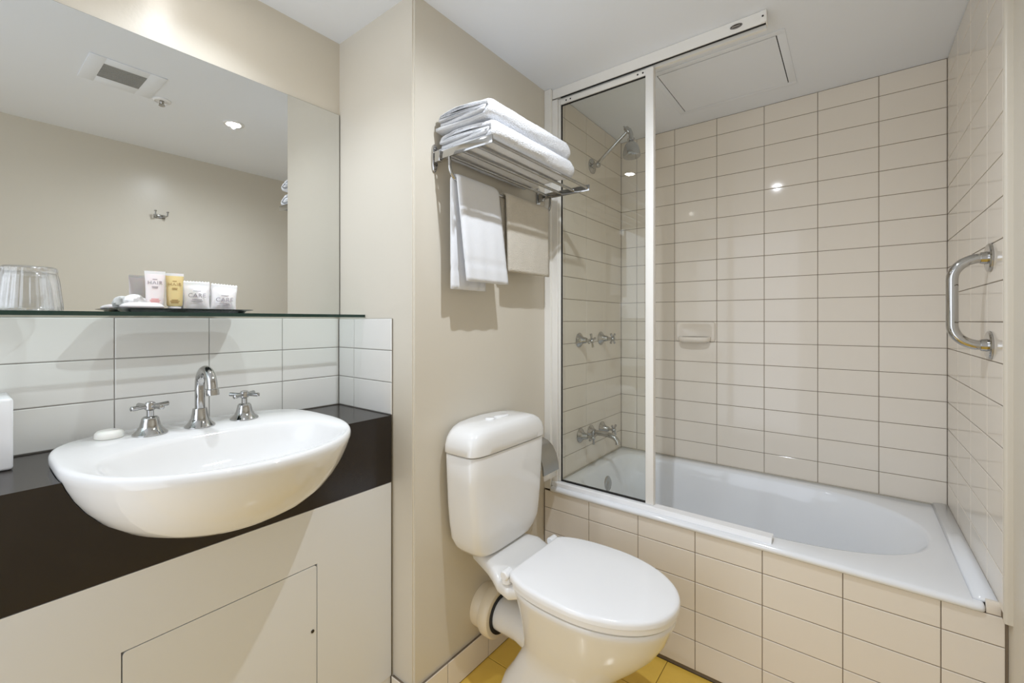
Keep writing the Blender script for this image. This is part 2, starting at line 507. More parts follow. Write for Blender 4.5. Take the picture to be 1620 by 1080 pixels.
obj('nozzle', lathe(e0 - dirn * .004, dirn, [(0, .0115), (.002, .0140), (.011, .0140), (.015, .0132), (.0155, .009), (.012, .008)], n=24), 'chrome', sp)

soap = solo('soap_bar', lathe((-1.346, .232, ZD + .0005), (0, 0, 1), [(0, .024), (.003, .0265), (.012, .0255), (.017, .0215), (.0185, .014), (.018, .002)], n=36, angle=None), 'soap_white', 'small round white soap bar on the back left rim of the basin', 'soap', (-1.346, .232, ZD))

# tissue box at the left end of the counter
tb = thing('tissue_box', 'white square tissue box on the vanity top at the left edge of the picture', 'tissue box', (-1.365, 0.014, 0.907))
obj('cover', box(-1.428, -1.304, -0.056, 0.084, 0.9075, 1.048, 0.006, 3), 'plastic_white', tb)
obj('tissue_slot', lathe((-1.366, 0.014, 1.0475), (0, 0, 1), [(0, .03), (.001, .03), (.0013, .026)], n=28), 'gap_black', tb)

# ------------------------------------------------------------------ mirror and glass shelf
mr = thing('wall_mirror', 'large frameless wall mirror above the white splashback', 'mirror', (XL, 0.15, 1.2215))
obj('backing', box(XL + 0.0005, XL + 0.004, YV0, YRET - 0.002, 1.2215, 1.926), 'mirror_edge', mr)
obj('glass', box(XL + 0.0042, XL + 0.0052, YV0 + 0.001, YRET - 0.004, 1.2225, 1.925), 'mirror_silver', mr)
SZ = 1.2205
sh = thing('glass_shelf', 'green-edged clear glass shelf running under the mirror', 'shelf', (-1.356, 0.15, 1.2115))
obj('pane', box(XL + 0.006, -1.2795, YV0, YRET - 0.001, 1.2115, SZ), 'pane_shelf', sh)
obj('polished_edge', box(-1.2793, -1.2778, YV0, YRET - 0.001, 1.2115, SZ), 'shelf_edge', sh, label='dark green polished front edge')

# tumbler turned upside down
tmb = thing('tumbler', 'upside-down fluted clear plastic tumbler on the glass shelf', 'tumbler', (-1.362, 0.110, SZ))
def fluted(r0, r1, z0, z1, amp, n=96, rings=8):
    R = []
    for i in range(rings + 1):
        t = i / rings; r = r0 + (r1 - r0) * t; z = z0 + (z1 - z0) * t
        A = amp * math.sin(PI * min(1, t * 4 + .05)) if t < .12 else amp
        if t > .86: A = amp * .3
        R.append([Vector((-1.362 + (r + A * math.cos(k * 2 * PI * 24 / n)) * math.cos(2 * PI * k / n), .110 + (r + A * math.cos(k * 2 * PI * 24 / n)) * math.sin(2 * PI * k / n), z)) for k in range(n)])
    return R
outer = fluted(.050, .0405, SZ + .0003, SZ + .088, .0017)
rim_in = fluted(.048, .0388, SZ + .0003, SZ + .080, .0)
top = [[Vector((-1.362, .110, SZ + .0925)).lerp(Vector((p.x, p.y, SZ + .0925)), s) for p in outer[-1]] for s in (.93, .6, .02)]
obj('wall', loft(list(reversed(rim_in)) + outer, cap0=True, cap1=False, angle=None), 'tumbler_clear', tmb)
obj('base', loft([outer[-1]] + top, cap0=False, cap1=True, angle=None), 'tumbler_clear', tmb)
fl = []
for k in range(24):
    a = 2 * PI * k / 24
    fl.append(lathe_data((-1.362 + .0395 * math.cos(a), .110 + .0395 * math.sin(a), SZ + .083), (0, 0, 1), [(0, .0008), (.002, .0026), (.005, .0030), (.008, .0010)], n=8))
obj('beading', data_mesh(merge(*fl), angle=None), 'tumbler_clear', tmb)

# amenities tray with its contents
tr = thing('amenity_tray', 'low black tray of toiletries on the glass shelf', 'tray', (-1.352, .382, SZ))
def tray_ring(ax, ay, z): return plan(-1.352, .382, ax, ax, ay, 6, 6, z, 48)
obj('tray_body', loft([tray_ring(.046, .126, SZ + .0004), tray_ring(.050, .130, SZ + .006), tray_ring(.060, .145, SZ + .0085), tray_ring(.060, .145, SZ + .0098), tray_ring(.049, .129, SZ + .0075), tray_ring(.046, .126, SZ + .0045)], angle=30), 'tray_black', tr)
TZ = SZ + .0052
def face_rot(yaw): return Matrix.Rotation(yaw, 4, 'Z')
def lettering(parent, s, size, c, yaw, material, lean=0.0, name='lettering'):
    me = text_mesh(s, size)
    M = Matrix.Translation(Vector(c)) @ face_rot(yaw) @ Matrix.Rotation(lean, 4, 'Y') @ Matrix(((0, 0, 1, 0), (1, 0, 0, 0), (0, 1, 0, 0), (0, 0, 0, 1)))
    me.transform(M)
    return obj(name, me, material, parent)
def tube_bottle(name, label, cat, x, y, w, h, body, yaw, word, pcol, foot, sw):
    t = thing(name, label, cat, (x, y, TZ))
    M = Matrix.Translation((x, y, TZ)) @ face_rot(yaw)
    def ring(hw, hd, z, n=28): return [M @ Vector((hd * spow(math.sin(2 * PI * k / n), .9), hw * spow(math.cos(2 * PI * k / n), .9), z)) for k in range(n)]
    obj('cap', loft([ring(w * .36, .010, .0003), ring(w * .36, .010, .010), ring(w * .34, .0095, .011)]), sw, t)
    obj('body', loft([ring(w * .40, .0105, .0113), ring(w * .44, .011, .016), ring(w * .45, .0095, h * .4), ring(w * .47, .006, h * .75), ring(w * .495, .0022, h * .9), ring(w * .5, .0012, h * .93)]), body, t)
    obj('crimp', loft([ring(w * .5, .0011, h * .9302), ring(w * .505, .0011, h)]), sw, t)
    front = lambda z, e=0.0: M @ Vector((.0105 * (1 - max(0, z - .3 * h) / (h * .8)) + e, 0, z))
    lettering(t, word, w * .30, front(h * .70, .0012), yaw, pcol, -.15)
    bm = bmesh.new()
    for zz, ww in ((.79, .22), (.60, .30), (.57, .26)) :
        c = front(h * zz, .0016); r = bmesh.ops.create_cube(bm, size=1)
        for v in r['verts']: v.co = Matrix.Translation(c) @ face_rot(yaw) @ Vector((v.co.x * .0006, v.co.y * w * ww, v.co.z * .0013))
    obj('small_print', from_bm('p', bm), pcol, t)['kind'] = 'stuff'
    if foot:
        bm = bmesh.new()
        for zz, ww, hh in ((.285, .36, .0016), (.25, .52, .0016), (.215, .42, .0016)):
            c = front(h * zz, .0010); r = bmesh.ops.create_cube(bm, size=1)
            for v in r['verts']: v.co = Matrix.Translation(c) @ face_rot(yaw) @ Vector((v.co.x * .0006, v.co.y * w * ww, v.co.z * hh))
        obj('foot_print', from_bm('p', bm), foot, t)['kind'] = 'stuff'
tube_bottle('toiletry_tube', 'pale pink squeeze tube lettered HAIR standing on the black tray', 'toiletry tube', -1.350, .3165, .040, .096, 'tube_pink', -.22, 'HAIR', 'print_grey', 'print_rose', 'sachet_white')
tube_bottle('toiletry_tube', 'golden squeeze tube lettered HAIR standing on the black tray', 'toiletry tube', -1.352, .3565, .037, .094, 'tube_gold', -.22, 'HAIR', 'print_brown', 'print_brown', 'sachet_white')

def sachet(name, label, x, y, w, h, yaw, lean, word, wz, puff=.010, tilt=0.0):
    t = thing(name, label, 'sachet', (x, y, TZ))
    M = Matrix.Translation((x, y, TZ + .0004)) @ face_rot(yaw) @ Matrix.Rotation(-lean, 4, 'Y') @ Matrix.Rotation(tilt, 4, 'X')
    n, m_ = 18, 18
    def side(s):
        V = []
        for i in range(m_ + 1):
            for j in range(n + 1):
                a, b = i / m_, j / n
                p = puff * (max(0, math.sin(PI * min(1, a / .84))) ** .6) * (math.sin(PI * b) ** .6) * (1 + .25 * math.sin(9 * b + 5 * a * s)) if a < .84 else 0
                wz_ = h * a + (.0012 * (1 if j % 2 else -1) if i == m_ else 0)
                V.append(M @ Vector((s * (p + .0005), (b - .5) * w * (1 - .06 * math.sin(PI * min(1, a / .84))), wz_)))
        return V
    Va, Vb = side(1), side(-1)
    Fq = [(i * (n + 1) + j, i * (n + 1) + j + 1, (i + 1) * (n + 1) + j + 1, (i + 1) * (n + 1) + j) for i in range(m_) for j in range(n)]
    N0 = len(Va)
    Fq2 = [tuple(k + N0 for k in reversed(q)) for q in Fq]
    bnd = [j for j in range(n + 1)] + [i * (n + 1) + n for i in range(1, m_ + 1)] + [m_ * (n + 1) + j for j in range(n - 1, -1, -1)] + [i * (n + 1) for i in range(m_ - 1, 0, -1)]
    Fq3 = [(bnd[k], bnd[(k + 1) % len(bnd)], bnd[(k + 1) % len(bnd)] + N0, bnd[k] + N0) for k in range(len(bnd))]
    obj('pouch', new_mesh('s', Va + Vb, Fq + Fq2 + Fq3, True), 'sachet_white', t)
    c = M @ Vector((puff * 1.24, 0, h * wz))
    lettering(t, word, w * .25, c, yaw, 'print_grey', -lean)
    bm = bmesh.new()
    for zz, ww, hh in ((.155, .28, .0013), (-.135, .36, .0016), (-.185, .42, .0012)):
        cc = M @ Vector((puff * 1.25, 0, h * (wz + zz))); r = bmesh.ops.create_cube(bm, size=1)
        for v in r['verts']: v.co = Matrix.Translation(cc) @ face_rot(yaw) @ Vector((v.co.x * .0008, v.co.y * w * ww, v.co.z * hh))
    obj('small_print', from_bm('p', bm), 'print_grey', t)['kind'] = 'stuff'
sachet('toiletry_sachet', 'upright white pouch lettered CARE beside the golden tube', -1.362, .407, .058, .078, -.22, .10, 'CARE', .50)
sachet('toiletry_sachet', 'white pouch lettered CARE at the right end of the black tray', -1.356, .466, .062, .074, -.15, .10, 'CARE', .40, .011, -.06)

def crumple(x, y, z, rx, ry, rz, n=28, m_=14, seed=3, amp=.12):
    rnd = random.Random(seed); ph = [(rnd.uniform(0, 6), rnd.randint(2, 7), rnd.randint(1, 5)) for _ in range(6)]
    R = []
    for i in range(m_ + 1):
        th = PI * i / m_
        ring = []
        for k in range(n):
            p = 2 * PI * k / n
            r = 1 + sum(amp / 3 * math.sin(a + b * p + c * th) for a, b, c in ph) * math.sin(th)
            ring.append(Vector((x + rx * r * math.sin(th) * math.cos(p), y + ry * r * math.sin(th) * math.sin(p), z + rz * (1 + math.cos(th)) * (.92 + .08 * r))))
        R.append(ring)
    return loft(R, angle=30)
solo('wrapped_soap', crumple(-1.372, .283, TZ + .0005, .012, .021, .019, amp=.42), 'paper_white', 'crumpled white paper-wrapped soap behind the flat packet on the tray', 'soap', (-1.372, .283, TZ))
pk = thing('flat_packet', 'flat white wrapped packet lying at the left end of the tray', 'sachet', (-1.326, .287, TZ))
def pillow(x, y, z, lx, ly, hz, n=24):
    R = []
    for s, zz in ((1.0, .42), (1.0, .5), (.86, .78), (.6, .95), (.05, 1.0)):
        R.append(plan(x, y, lx * s, lx * s, ly * s, 5, 5, z + hz * zz, n))
    B = [plan(x, y, lx * s, lx * s, ly * s, 5, 5, z + hz * zz, n) for s, zz in ((.05, 0), (.6, .02), (.86, .15))]
    return loft(B + R, angle=None)
obj('wrapper', pillow(-1.326, .287, TZ + .0004, .020, .040, .018), 'sachet_white', pk)
bm = bmesh.new(); box_bm(bm, -1.3085, -1.3075, .289, .303, TZ + .0085, TZ + .0093)
obj('small_print', from_bm('p', bm), 'print_grey', pk)

# ------------------------------------------------------------------ toilet
TYC = 1.155
wc = thing('toilet', 'white ceramic close-coupled toilet with its lid closed', 'toilet', (-0.70, TYC, 0))
def rrect(x0, x1, hw, z, n=48, e=5.0):
    cx, ax = (x0 + x1) / 2, (x1 - x0) / 2
    return plan(cx, TYC, ax, ax, hw, e, e, z, n)
XW = XC + 0.004
cis = [(.456, .905, .098), (.458, .900, .120), (.466, .893, .143), (.482, .888, .158), (.51, .886, .170), (.56, .885, .179), (.62, .884, .186), (.70, .882, .191), (.780, .880, .195), (.7835, .8815, .193), (.7845, .888, .186)]
obj('cistern', loft([rrect(XW + .004, -xf, hw, z, 56, 6.0 if z > .5 else 4.4) for z, xf, hw in cis]), 'ceramic', wc)
lidl = [(.786, .888, .186, 6), (.7875, .8795, .195, 6), (.790, .876, .198, 6), (.812, .876, .197, 6), (.834, .878, .191, 5.4), (.850, .883, .178, 5), (.861, .891, .160, 4.6), (.867, .902, .138, 4.2), (.870, .93, .09, 3.4), (.8705, .97, .004, 2.5)]
cl = obj('cistern_lid', loft([plan((XW - xf) / 2, TYC, (XW + xf) * -.5, (XW + xf) * -.5, hw, e, e, z, 56) for z, xf, hw, e in lidl], angle=55), 'ceramic', wc)
obj('flush_button', loft([plan(-.957, 1.118, .017, .017, .017, 2, 2, .868, 24), plan(-.957, 1.118, .017, .017, .017, 2, 2, .873, 24), plan(-.957, 1.118, .012, .012, .012, 2, 2, .876, 24)]), 'plastic_white', cl)
obj('flush_button', loft([plan(-.957, 1.178, .016, .016, .034, 3, 3, .868, 32), plan(-.957, 1.178, .016, .016, .034, 3, 3, .873, 32), plan(-.957, 1.178, .011, .011, .029, 3, 3, .8755, 32)]), 'plastic_white', cl)
# pan: bowl over a narrower foot, with the platform that carries the cistern
def pr(cx, axf, axb, ay, z, nf=2.1, nb=2.6): return plan(cx, TYC, axf, axb, ay, nf, nb, z, 64)
pan_rings = [pr(-.66, .150, .255, .116, .000, 3, 3), pr(-.66, .146, .252, .113, .012, 3, 3), pr(-.66, .132, .235, .104, .06, 2.8, 2.8), pr(-.655, .122, .205, .097, .11, 2.5, 2.8),
             pr(-.65, .118, .182, .094, .16, 2.4, 2.8), pr(-.645, .124, .172, .097, .195, 2.3, 2.8), pr(-.64, .146, .172, .107, .225, 2.2, 2.8), pr(-.63, .180, .182, .121, .265, 2.1, 2.8),
             pr(-.62, .210, .194, .137, .31, 2.1, 2.8), pr(-.612, .230, .206, .153, .355, 2.1, 2.8), pr(-.608, .240, .214, .166, .39, 2.1, 2.8), pr(-.606, .244, .218, .172, .405, 2.1, 2.8), pr(-.606, .245, .22, .1735, .414, 2.1, 2.8), pr(-.606, .242, .22, .171, .4195, 2.1, 2.8), pr(-.606, .230, .215, .16, .4215, 2.1, 2.8)]
def ring_yz(x, hw, z0, z1, e=4, n=32):
    zc, az = (z0 + z1) / 2, (z1 - z0) / 2
    return [Vector((x, TYC + hw * spow(math.cos(2 * PI * k / n), 2 / e), zc + az * spow(math.sin(2 * PI * k / n), 2 / e))) for k in range(n)]
platform = [ring_yz(-.985, .085, .42, .450), ring_yz(-.98, .095, .41, .4555), ring_yz(-.90, .118, .395, .4555), ring_yz(-.868, .130, .385, .452), ring_yz(-.84, .140, .372, .432), ring_yz(-.80, .142, .365, .4220), ring_yz(-.76, .120, .375, .4200), ring_yz(-.70, .08, .385, .415)]
PY, PZ_ = TYC + .018, .197
outlet = tube_data([(-.70, TYC, .215), (-.80, TYC + .006, .206), (-.86, PY, .200), (-.92, PY, PZ_), (-1.0, PY, PZ_)], [.070, .064, .056, .053, .053], n=32)
obj('pan', data_mesh(merge(loft_data(pan_rings), loft_data(platform), outlet), angle=50), 'ceramic', wc)
def lid_outline(grow, z, back=-.800, nside=40):
    pts = []
    cx, axf, ay, axb, eb = -.60, .248 + grow, .180 + grow, .26, 2.6
    tb = abs(back - cx) / axb
    hw = ay * (1 - tb ** eb) ** (1 / eb)
    half = []
    for i in range(12):
        x = back + (cx - back) * i / 12
        t = abs(x - cx) / axb
        half.append((x, ay * (1 - t ** eb) ** (1 / eb)))
    for i in range(25):
        a = PI / 2 * i / 24
        half.append((cx + axf * math.sin(a), ay * math.cos(a) ** 0.97 if i < 24 else 0))
    r = .010
    corner = [(back, hw - r), (back + r * .1, hw - r * .45)]
    L_ = [(x, -y) for x, y in corner + half[1:]] + [(x, y) for x, y in reversed(half[1:-1])] + [(x, y) for x, y in reversed(corner)]
    return [Vector((x, TYC + y, z)) for x, y in L_]
def shrink(r, k, z, dx=-.60): return [Vector((dx + (p.x - dx) * k, TYC + (p.y - TYC) * k, z)) for p in r]
so = lid_outline(-.006, .4255, -.79)
seat_in = [Vector((p.x, p.y, .4255)) for p in plan(-.60, TYC, .175, .15, .11, 2.1, 2.1, .4255, len(so))]
obj('seat', loft([shrink(so, .985, .4245), so, [Vector((p.x, p.y, .438)) for p in so], shrink(so, .98, .441)]), 'plastic_white', wc)
l0 = lid_outline(0, .443)
obj('lid', loft([shrink(l0, .975, .4425), l0, [Vector((p.x, p.y, .452)) for p in l0], shrink(l0, .993, .4575), shrink(l0, .975, .4610), shrink(l0, .94, .4625), shrink(l0, .6, .4640), shrink(l0, .02, .4645)], angle=60), 'plastic_white', wc)
for s in (-1, 1):
    obj('hinge', data_mesh(merge(lathe_data((-.813, TYC + s * .110, .4445), (0, s, 0), [(0, .011), (.003, .0145), (.030, .0145), (.034, .011)], n=20), lathe_data((-.813, TYC + s * .127, .4215), (0, 0, 1), [(0, .0165), (.010, .016), (.020, .013)], n=20))), 'plastic_white', wc)
# soil pipe connector in the wall
pc = thing('pan_connector', 'cream plastic collar joining the toilet outlet to the wall', 'pipe', (XC, PY, PZ_))
obj('wall_flange', lathe((XC + .0005, PY, PZ_), (1, 0, 0), [(0, .072), (.036, .072), (.040, .069)], n=40), 'pvc_cream', pc)
obj('collar', lathe((XC + .042, PY, PZ_), (1, 0, 0), [(0, .070), (.002, .082), (.006, .084), (.034, .084), (.040, .079), (.041, .066)], n=40), 'pvc_cream', pc)
obj('rubber_seal', lathe((XC + .0835, PY, PZ_), (1, 0, 0), [(0, .0655), (.003, .0655), (.0035, .0545), (.0005, .0535)], n=40), 'rubber_black', pc)

# toilet-roll holder
tp = thing('toilet_roll_holder', 'satin metal toilet roll holder with a curved cover behind the cistern', 'toilet roll holder', (XC, 1.47, .60))
ry0, ry1 = 1.415, 1.525
cov = []
prof = [(XC + .002, .712), (XC + .02, .7165), (XC + .045, .708), (XC + .068, .690), (XC + .085, .662), (XC + .094, .630), (XC + .097, .600), (XC + .092, .598), (XC + .088, .630), (XC + .080, .660), (XC + .064, .686), (XC + .043, .703), (XC + .02, .7115), (XC + .002, .707)]
obj('cover', loft([[Vector((x, y, z)) for x, z in prof] for y in (ry0, ry1)], angle=50), 'chrome_satin', tp)
obj('back_plate', box(XC + .0005, XC + .0025, ry0 + .005, ry1 - .005, .60, .706), 'chrome_satin', tp)
for s in (ry0 + .004, ry1 - .006):
    obj('side_arm', box(XC + .0026, XC + .050, s, s + .002, .632, .650), 'chrome_satin', tp)
rl = thing('toilet_roll', 'white toilet paper roll hanging under the curved metal cover', 'toilet roll', (XC + .048, 1.47, .60))
obj('roll', lathe((XC + .048, ry0 + .008, .642), (0, 1, 0), [(0, .018), (.0005, .036), (.001, .037), (.097, .037), (.0975, .036), (.098, .018)], n=36), 'paper_white', rl)
obj('loose_sheet', loft([[Vector((x, y, z)) for x, z in ((XC + .0855, .640), (XC + .0862, .615), (XC + .088, .592), (XC + .091, .575), (XC + .0925, .575), (XC + .0895, .592), (XC + .0875, .615), (XC + .0867, .640))] for y in (ry0 + .010, ry1 - .012)], angle=None), 'paper_white', rl)

# ------------------------------------------------------------------ bath
tub = thing('bathtub', 'white enamel built-in bathtub behind a cream tiled front', 'bathtub', (-0.37, 1.91, 0.06))
TX0, TX1, TY0, TY1 = -1.0025, 0.262, YA - 0.008, YB - 0.001
def tub_rect(x0, x1, y0, y1, z, n=80, e=14):
    return plan((x0 + x1) / 2, (y0 + y1) / 2, (x1 - x0) / 2, (x1 - x0) / 2, (y1 - y0) / 2, e, e, z, n)
def tub_open(s, z, dxl=0.0, dxr=0.0, dy=0.0):
    """opening: nearly square at the tap end, a long half-ellipse at the other"""
    x0, x1 = -0.945 + dxl, 0.192 - dxr
    cxm = -0.28
    return plan(cxm, 1.933, (x1 - cxm), (cxm - x0), 0.293 - dy, 2.3, 6.5, z, 80)
rings = [tub_rect(TX0 + .012, TX1 - .012, TY0 + .030, TY1, .05), tub_rect(TX0, TX1 - .004, TY0 + .036, TY1, .460), tub_rect(TX0, TX1, TY0 + .032, TY1, .484), tub_rect(TX0, TX1, TY0 + .004, TY1, .4855, e=90), tub_rect(TX0, TX1, TY0, TY1, .489, e=90),
         tub_rect(TX0, TX1, TY0, TY1, .497, e=90), tub_rect(TX0 + .002, TX1 - .002, TY0 + .004, TY1 - .002, .5035, e=90), tub_rect(TX0 + .006, TX1 - .006, TY0 + .011, TY1 - .005, RIM, e=90),
         tub_open(0, RIM - .0005, -.014, -.014, -.014), tub_open(0, RIM - .003, -.004, -.004, -.004), tub_open(0, RIM - .012), tub_open(0, .46, .012, .03, .012), tub_open(0, .36, .028, .09, .026), tub_open(0, .24, .048, .15, .042), tub_open(0, .17, .07, .19, .06), tub_open(0, .13, .11, .23, .095), tub_open(0, .118, .18, .30, .15), tub_open(0, .113, .40, .44, .25)]
obj('shell', loft(rings, angle=60), 'enamel', tub)
obj('overflow', lathe((-.930, 1.955, .415), (1, 0, .09), [(0, .037), (.004, .037), (.007, .033), (.008, .012), (.010, .010), (.0105, .002)], n=32), 'chrome', tub)
obj('plughole', lathe((-.72, 1.933, .1145), (0, 0, 1), [(0, .034), (.003, .034), (.004, .028), (.002, .022), (.003, .002)], n=28), 'chrome', tub)
obj('end_upstand', loft([[Vector((x, y, z)) for x, z in ((TX1 - .022, RIM - .001), (TX1 - .016, RIM + .008), (TX1 + .002, RIM + .011), (XR - .001, RIM + .011), (XR - .001, RIM - .001))] for y in (YA + .012, YB - .004)], angle=None), 'enamel', tub)
obj('sealant_bead', boxes([(XT + .001, XR - .03, YB - .007, YB - .0005, RIM - .006, RIM + .004), (XT + .0005, XT + .007, YA + .075, YB - .008, RIM - .006, RIM + .004)], .001), 'sealant', tub)
trim_2 = struct('trim_2', boxes([(TX1 + .0003, XP - .006, YA, YA + .0115, .4855, .5165)], .0015), 'tile_cream')

# ------------------------------------------------------------------ shower screen
SY = 1.600
scn = thing('shower_screen', 'clear sliding glass shower screen in a cream metal frame on the tub edge', 'shower screen', (-.61, SY, RIM))
obj('top_track', loft([[Vector((x, y, z)) for y, z in ((SY - .020, H - .001), (SY - .020, H - .040), (SY - .016, H - .040), (SY - .016, H - .034), (SY + .004, H - .034), (SY + .004, H - .046), (SY + .018, H - .046), (SY + .018, H - .001))] for x in (XT + .001, -.213)], smooth=False), 'frame_cream', scn)
obj('track_gap', box(XT + .03, -.2135, SY - .0155, SY + .0035, H - .0345, H - .0338), 'gap_black', scn)
obj('end_bracket', boxes([(-.2128, -.2095, SY - .0225, SY + .012, H - .038, H + -.001), (-.226, -.2128, SY - .0225, SY - .0202, H - .038, H - .001)], .0006), 'frame_cream', scn)
obj('bracket_screw', lathe((-.2195, SY - .0226, H - .019), (0, -1, 0), [(0, .0032), (.0008, .0030), (.001, .001)], n=12), 'badge_dark', scn)
bd = obj('badge', loft([[Vector((-.296 + .0185 * s * math.cos(2 * PI * k / 28), y, H - .0195 + .0078 * s * math.sin(2 * PI * k / 28))) for k in range(28)] for s, y in ((1, SY - .0202), (1, SY - .0212), (.93, SY - .0216))]), 'badge_dark', scn, label='small dark oval maker badge')
obj('badge_border', data_mesh(tube_data([(-.296 + .0165 * math.cos(2 * PI * k / 28), SY - .0217, H - .0195 + .0062 * math.sin(2 * PI * k / 28)) for k in range(29)], .00045, n=6)), 'badge_light', bd)
bm = bmesh.new()
for k in range(8):
    box_bm(bm, -.3075 + k * .0030, -.3057 + k * .0030, SY - .0219, SY - .0215, H - .0215, H - .0178)
obj('badge_marks', from_bm('p', bm), 'badge_light', bd)
obj('wall_channel', boxes([(XT + .0005, XT + .026, SY - .022, SY - .016, RIM + .001, H - .047), (XT + .0005, XT + .004, SY - .016, SY + .020, RIM + .001, H - .047), (XT + .0005, XT + .026, SY + .012, SY + .018, RIM + .001, H - .047)], .0006), 'frame_cream', scn)
obj('wall_post', box(XC + .0005, XT + .0004, YA + .0035, YA + .0195, .49, H - .001, .001, 1), 'frame_cream', scn)
obj('bottom_rail', loft([[Vector((x, y, z)) for y, z in ((SY - .030, RIM + .0005), (SY - .027, RIM + .014), (SY - .023, RIM + .017), (SY + .013, RIM + .017), (SY + .016, RIM + .0005))] for x in (XT + .002, -.195)], angle=30), 'plastic_white', scn)
PX0, PX1 = XT + .012, -.572
PZ0, PZ1 = RIM + .018, H - .047
pn = obj('sliding_panel', boxes([(PX1 - .030, PX1, SY - .013, SY + .011, PZ0, PZ1), (PX0, PX0 + .022, SY - .013, SY + .011, PZ0, PZ1), (PX0 + .0222, PX1 - .0302, SY - .011, SY + .009, PZ1 - .022, PZ1)], .0015), 'frame_cream', scn)
obj('glass', box(PX0 + .018, PX1 - .026, SY - .0025, SY + .0025, PZ0 + .004, PZ1 - .012), 'pane_clear', pn)
obj('gasket', boxes([(PX0 + .0222, PX1 - .0302, SY - .006, SY + .004, PZ0, PZ0 + .0045), (PX0 + .0222, PX0 + .025, SY - .005, SY + .003, PZ0, PZ1 - .022), (PX1 - .0330, PX1 - .0302, SY - .005, SY + .003, PZ0, PZ1 - .022), (PX0 + .025, PX1 - .033, SY - .005, SY + .003, PZ1 - .0245, PZ1 - .022)]), 'gap_black', pn)
for x in (PX0 + .05, PX0 + .07, PX1 - .06, PX1 - .04):
    obj('rivet', lathe((x, SY - .0111, PZ1 - .011), (0, -1, 0), [(0, .0035), (.001, .003), (.0013, .0005)], n=12), 'badge_dark', pn)

# ------------------------------------------------------------------ shower and bath taps on the tiled wall
def wall_tap(y, z, label, group, turn):
    t = thing('wall_tap', label, 'tap', (XT, y, z), group)
    obj('wall_plate', lathe((XT + .0005, y, z), (1, 0, 0), [(0, .034), (.002, .034), (.008, .028), (.014, .020), (.022, .0155), (.036, .0130), (.040, .010)], n=32), 'chrome', t)
    obj('spindle', lathe((XT + .040, y, z), (1, 0, 0), [(0, .0072), (.016, .0072)], n=16), 'chrome', t)
    obj('handle', data_mesh(cross_handle_data((XT + .066, y, z), (1, 0, 0), .033, .0052, turn)), 'chrome', t)
wall_tap(1.812, 1.110, 'upper chrome cross-handle wall tap nearer the glass screen', 'shower taps', .3)
wall_tap(2.034, 1.112, 'upper chrome cross-handle wall tap nearer the back wall', 'shower taps', .75)
wall_tap(1.822, 0.664, 'lower chrome cross-handle bath tap nearer the glass screen', 'bath taps', .2)
wall_tap(2.046, 0.655, 'lower chrome cross-handle bath tap nearer the back wall', 'bath taps', .7)
bs = thing('bath_spout', 'short chrome bath spout between the two lower taps', 'tap', (XT, 1.925, .660))
obj('wall_plate', lathe((XT + .0005, 1.925, .660), (1, 0, 0), [(0, .034), (.002, .034), (.008, .027), (.016, .019), (.026, .016)], n=32), 'chrome', bs)
obj('spout', tube([(XT + .02, 1.925, .660), (XT + .06, 1.925, .662), (XT + .10, 1.925, .660), (XT + .125, 1.925, .652), (XT + .140, 1.925, .637), (XT + .143, 1.925, .624)], [.013, .0125, .012, .0118, .012, .0135], n=20), 'chrome', bs)
sw = thing('overhead_shower', 'chrome shower arm and rose high on the tiled tap wall', 'shower', (XT, 1.938, 1.955))
obj('wall_plate', lathe((XT + .0005, 1.938, 1.955), (1, 0, 0), [(0, .036), (.003, .036), (.007, .031), (.010, .014), (.024, .012), (.036, .013), (.042, .009)], n=32), 'chrome', sw)
obj('arm', tube([(XT + .022, 1.938, 1.955), (XT + .034, 1.938, 1.966), (-.815, 1.938, 2.082)], .0075, n=16), 'chrome', sw)
obj('swivel', data_mesh(merge(lathe_data((-.822, 1.938, 2.088), (.55, 0, -.83), [(-.014, .006), (-.010, .012), (.006, .0135), (.016, .011), (.022, .009)], n=20), tube_data([(-.812, 1.938, 2.085), (-.803, 1.938, 2.062), (-.802, 1.938, 2.040)], [.010, .010, .011], n=16), tube_data([(-.838, 1.938, 2.106), (-.82, 1.938, 2.09)], .004, n=10), lathe_data((-.802, 1.938, 2.043), (0, 0, -1), [(0, .011), (.003, .0165), (.012, .0165), (.016, .012)], n=20))), 'chrome', sw)
obj('rose', lathe((-.802, 1.938, 2.028), (.03, 0, -1), [(0, .011), (.006, .019), (.016, .028), (.030, .0345), (.048, .0385), (.062, .0405), (.070, .040), (.074, .0355), (.0735, .002)], n=36), 'chrome', sw)

# soap dish on the back wall
sd = thing('soap_dish', 'cream ceramic soap dish set into the back wall tiles', 'soap dish', (-.613, YB, 1.12))
def rr_xz(x0, x1, z0, z1, r, y, n=6):
    pts = []
    for cx_, cz_, a0 in ((x1 - r, z1 - r, 0), (x0 + r, z1 - r, PI / 2), (x0 + r, z0 + r, PI), (x1 - r, z0 + r, 1.5 * PI)):
        for i in range(n + 1):
            a = a0 + i * PI / 2 / n
            pts.append(Vector((cx_ + r * math.cos(a), y, cz_ + r * math.sin(a))))
    return pts
obj('plate', loft([rr_xz(-.707, -.519, 1.0975, 1.195, .012, YB - .0005), rr_xz(-.706, -.520, 1.0985, 1.194, .014, YB - .006), rr_xz(-.698, -.528, 1.105, 1.189, .020, YB - .010), rr_xz(-.690, -.536, 1.112, 1.183, .022, YB - .0085), rr_xz(-.682, -.544, 1.118, 1.176, .022, YB - .003)], angle=None), 'tile_cream', sd)
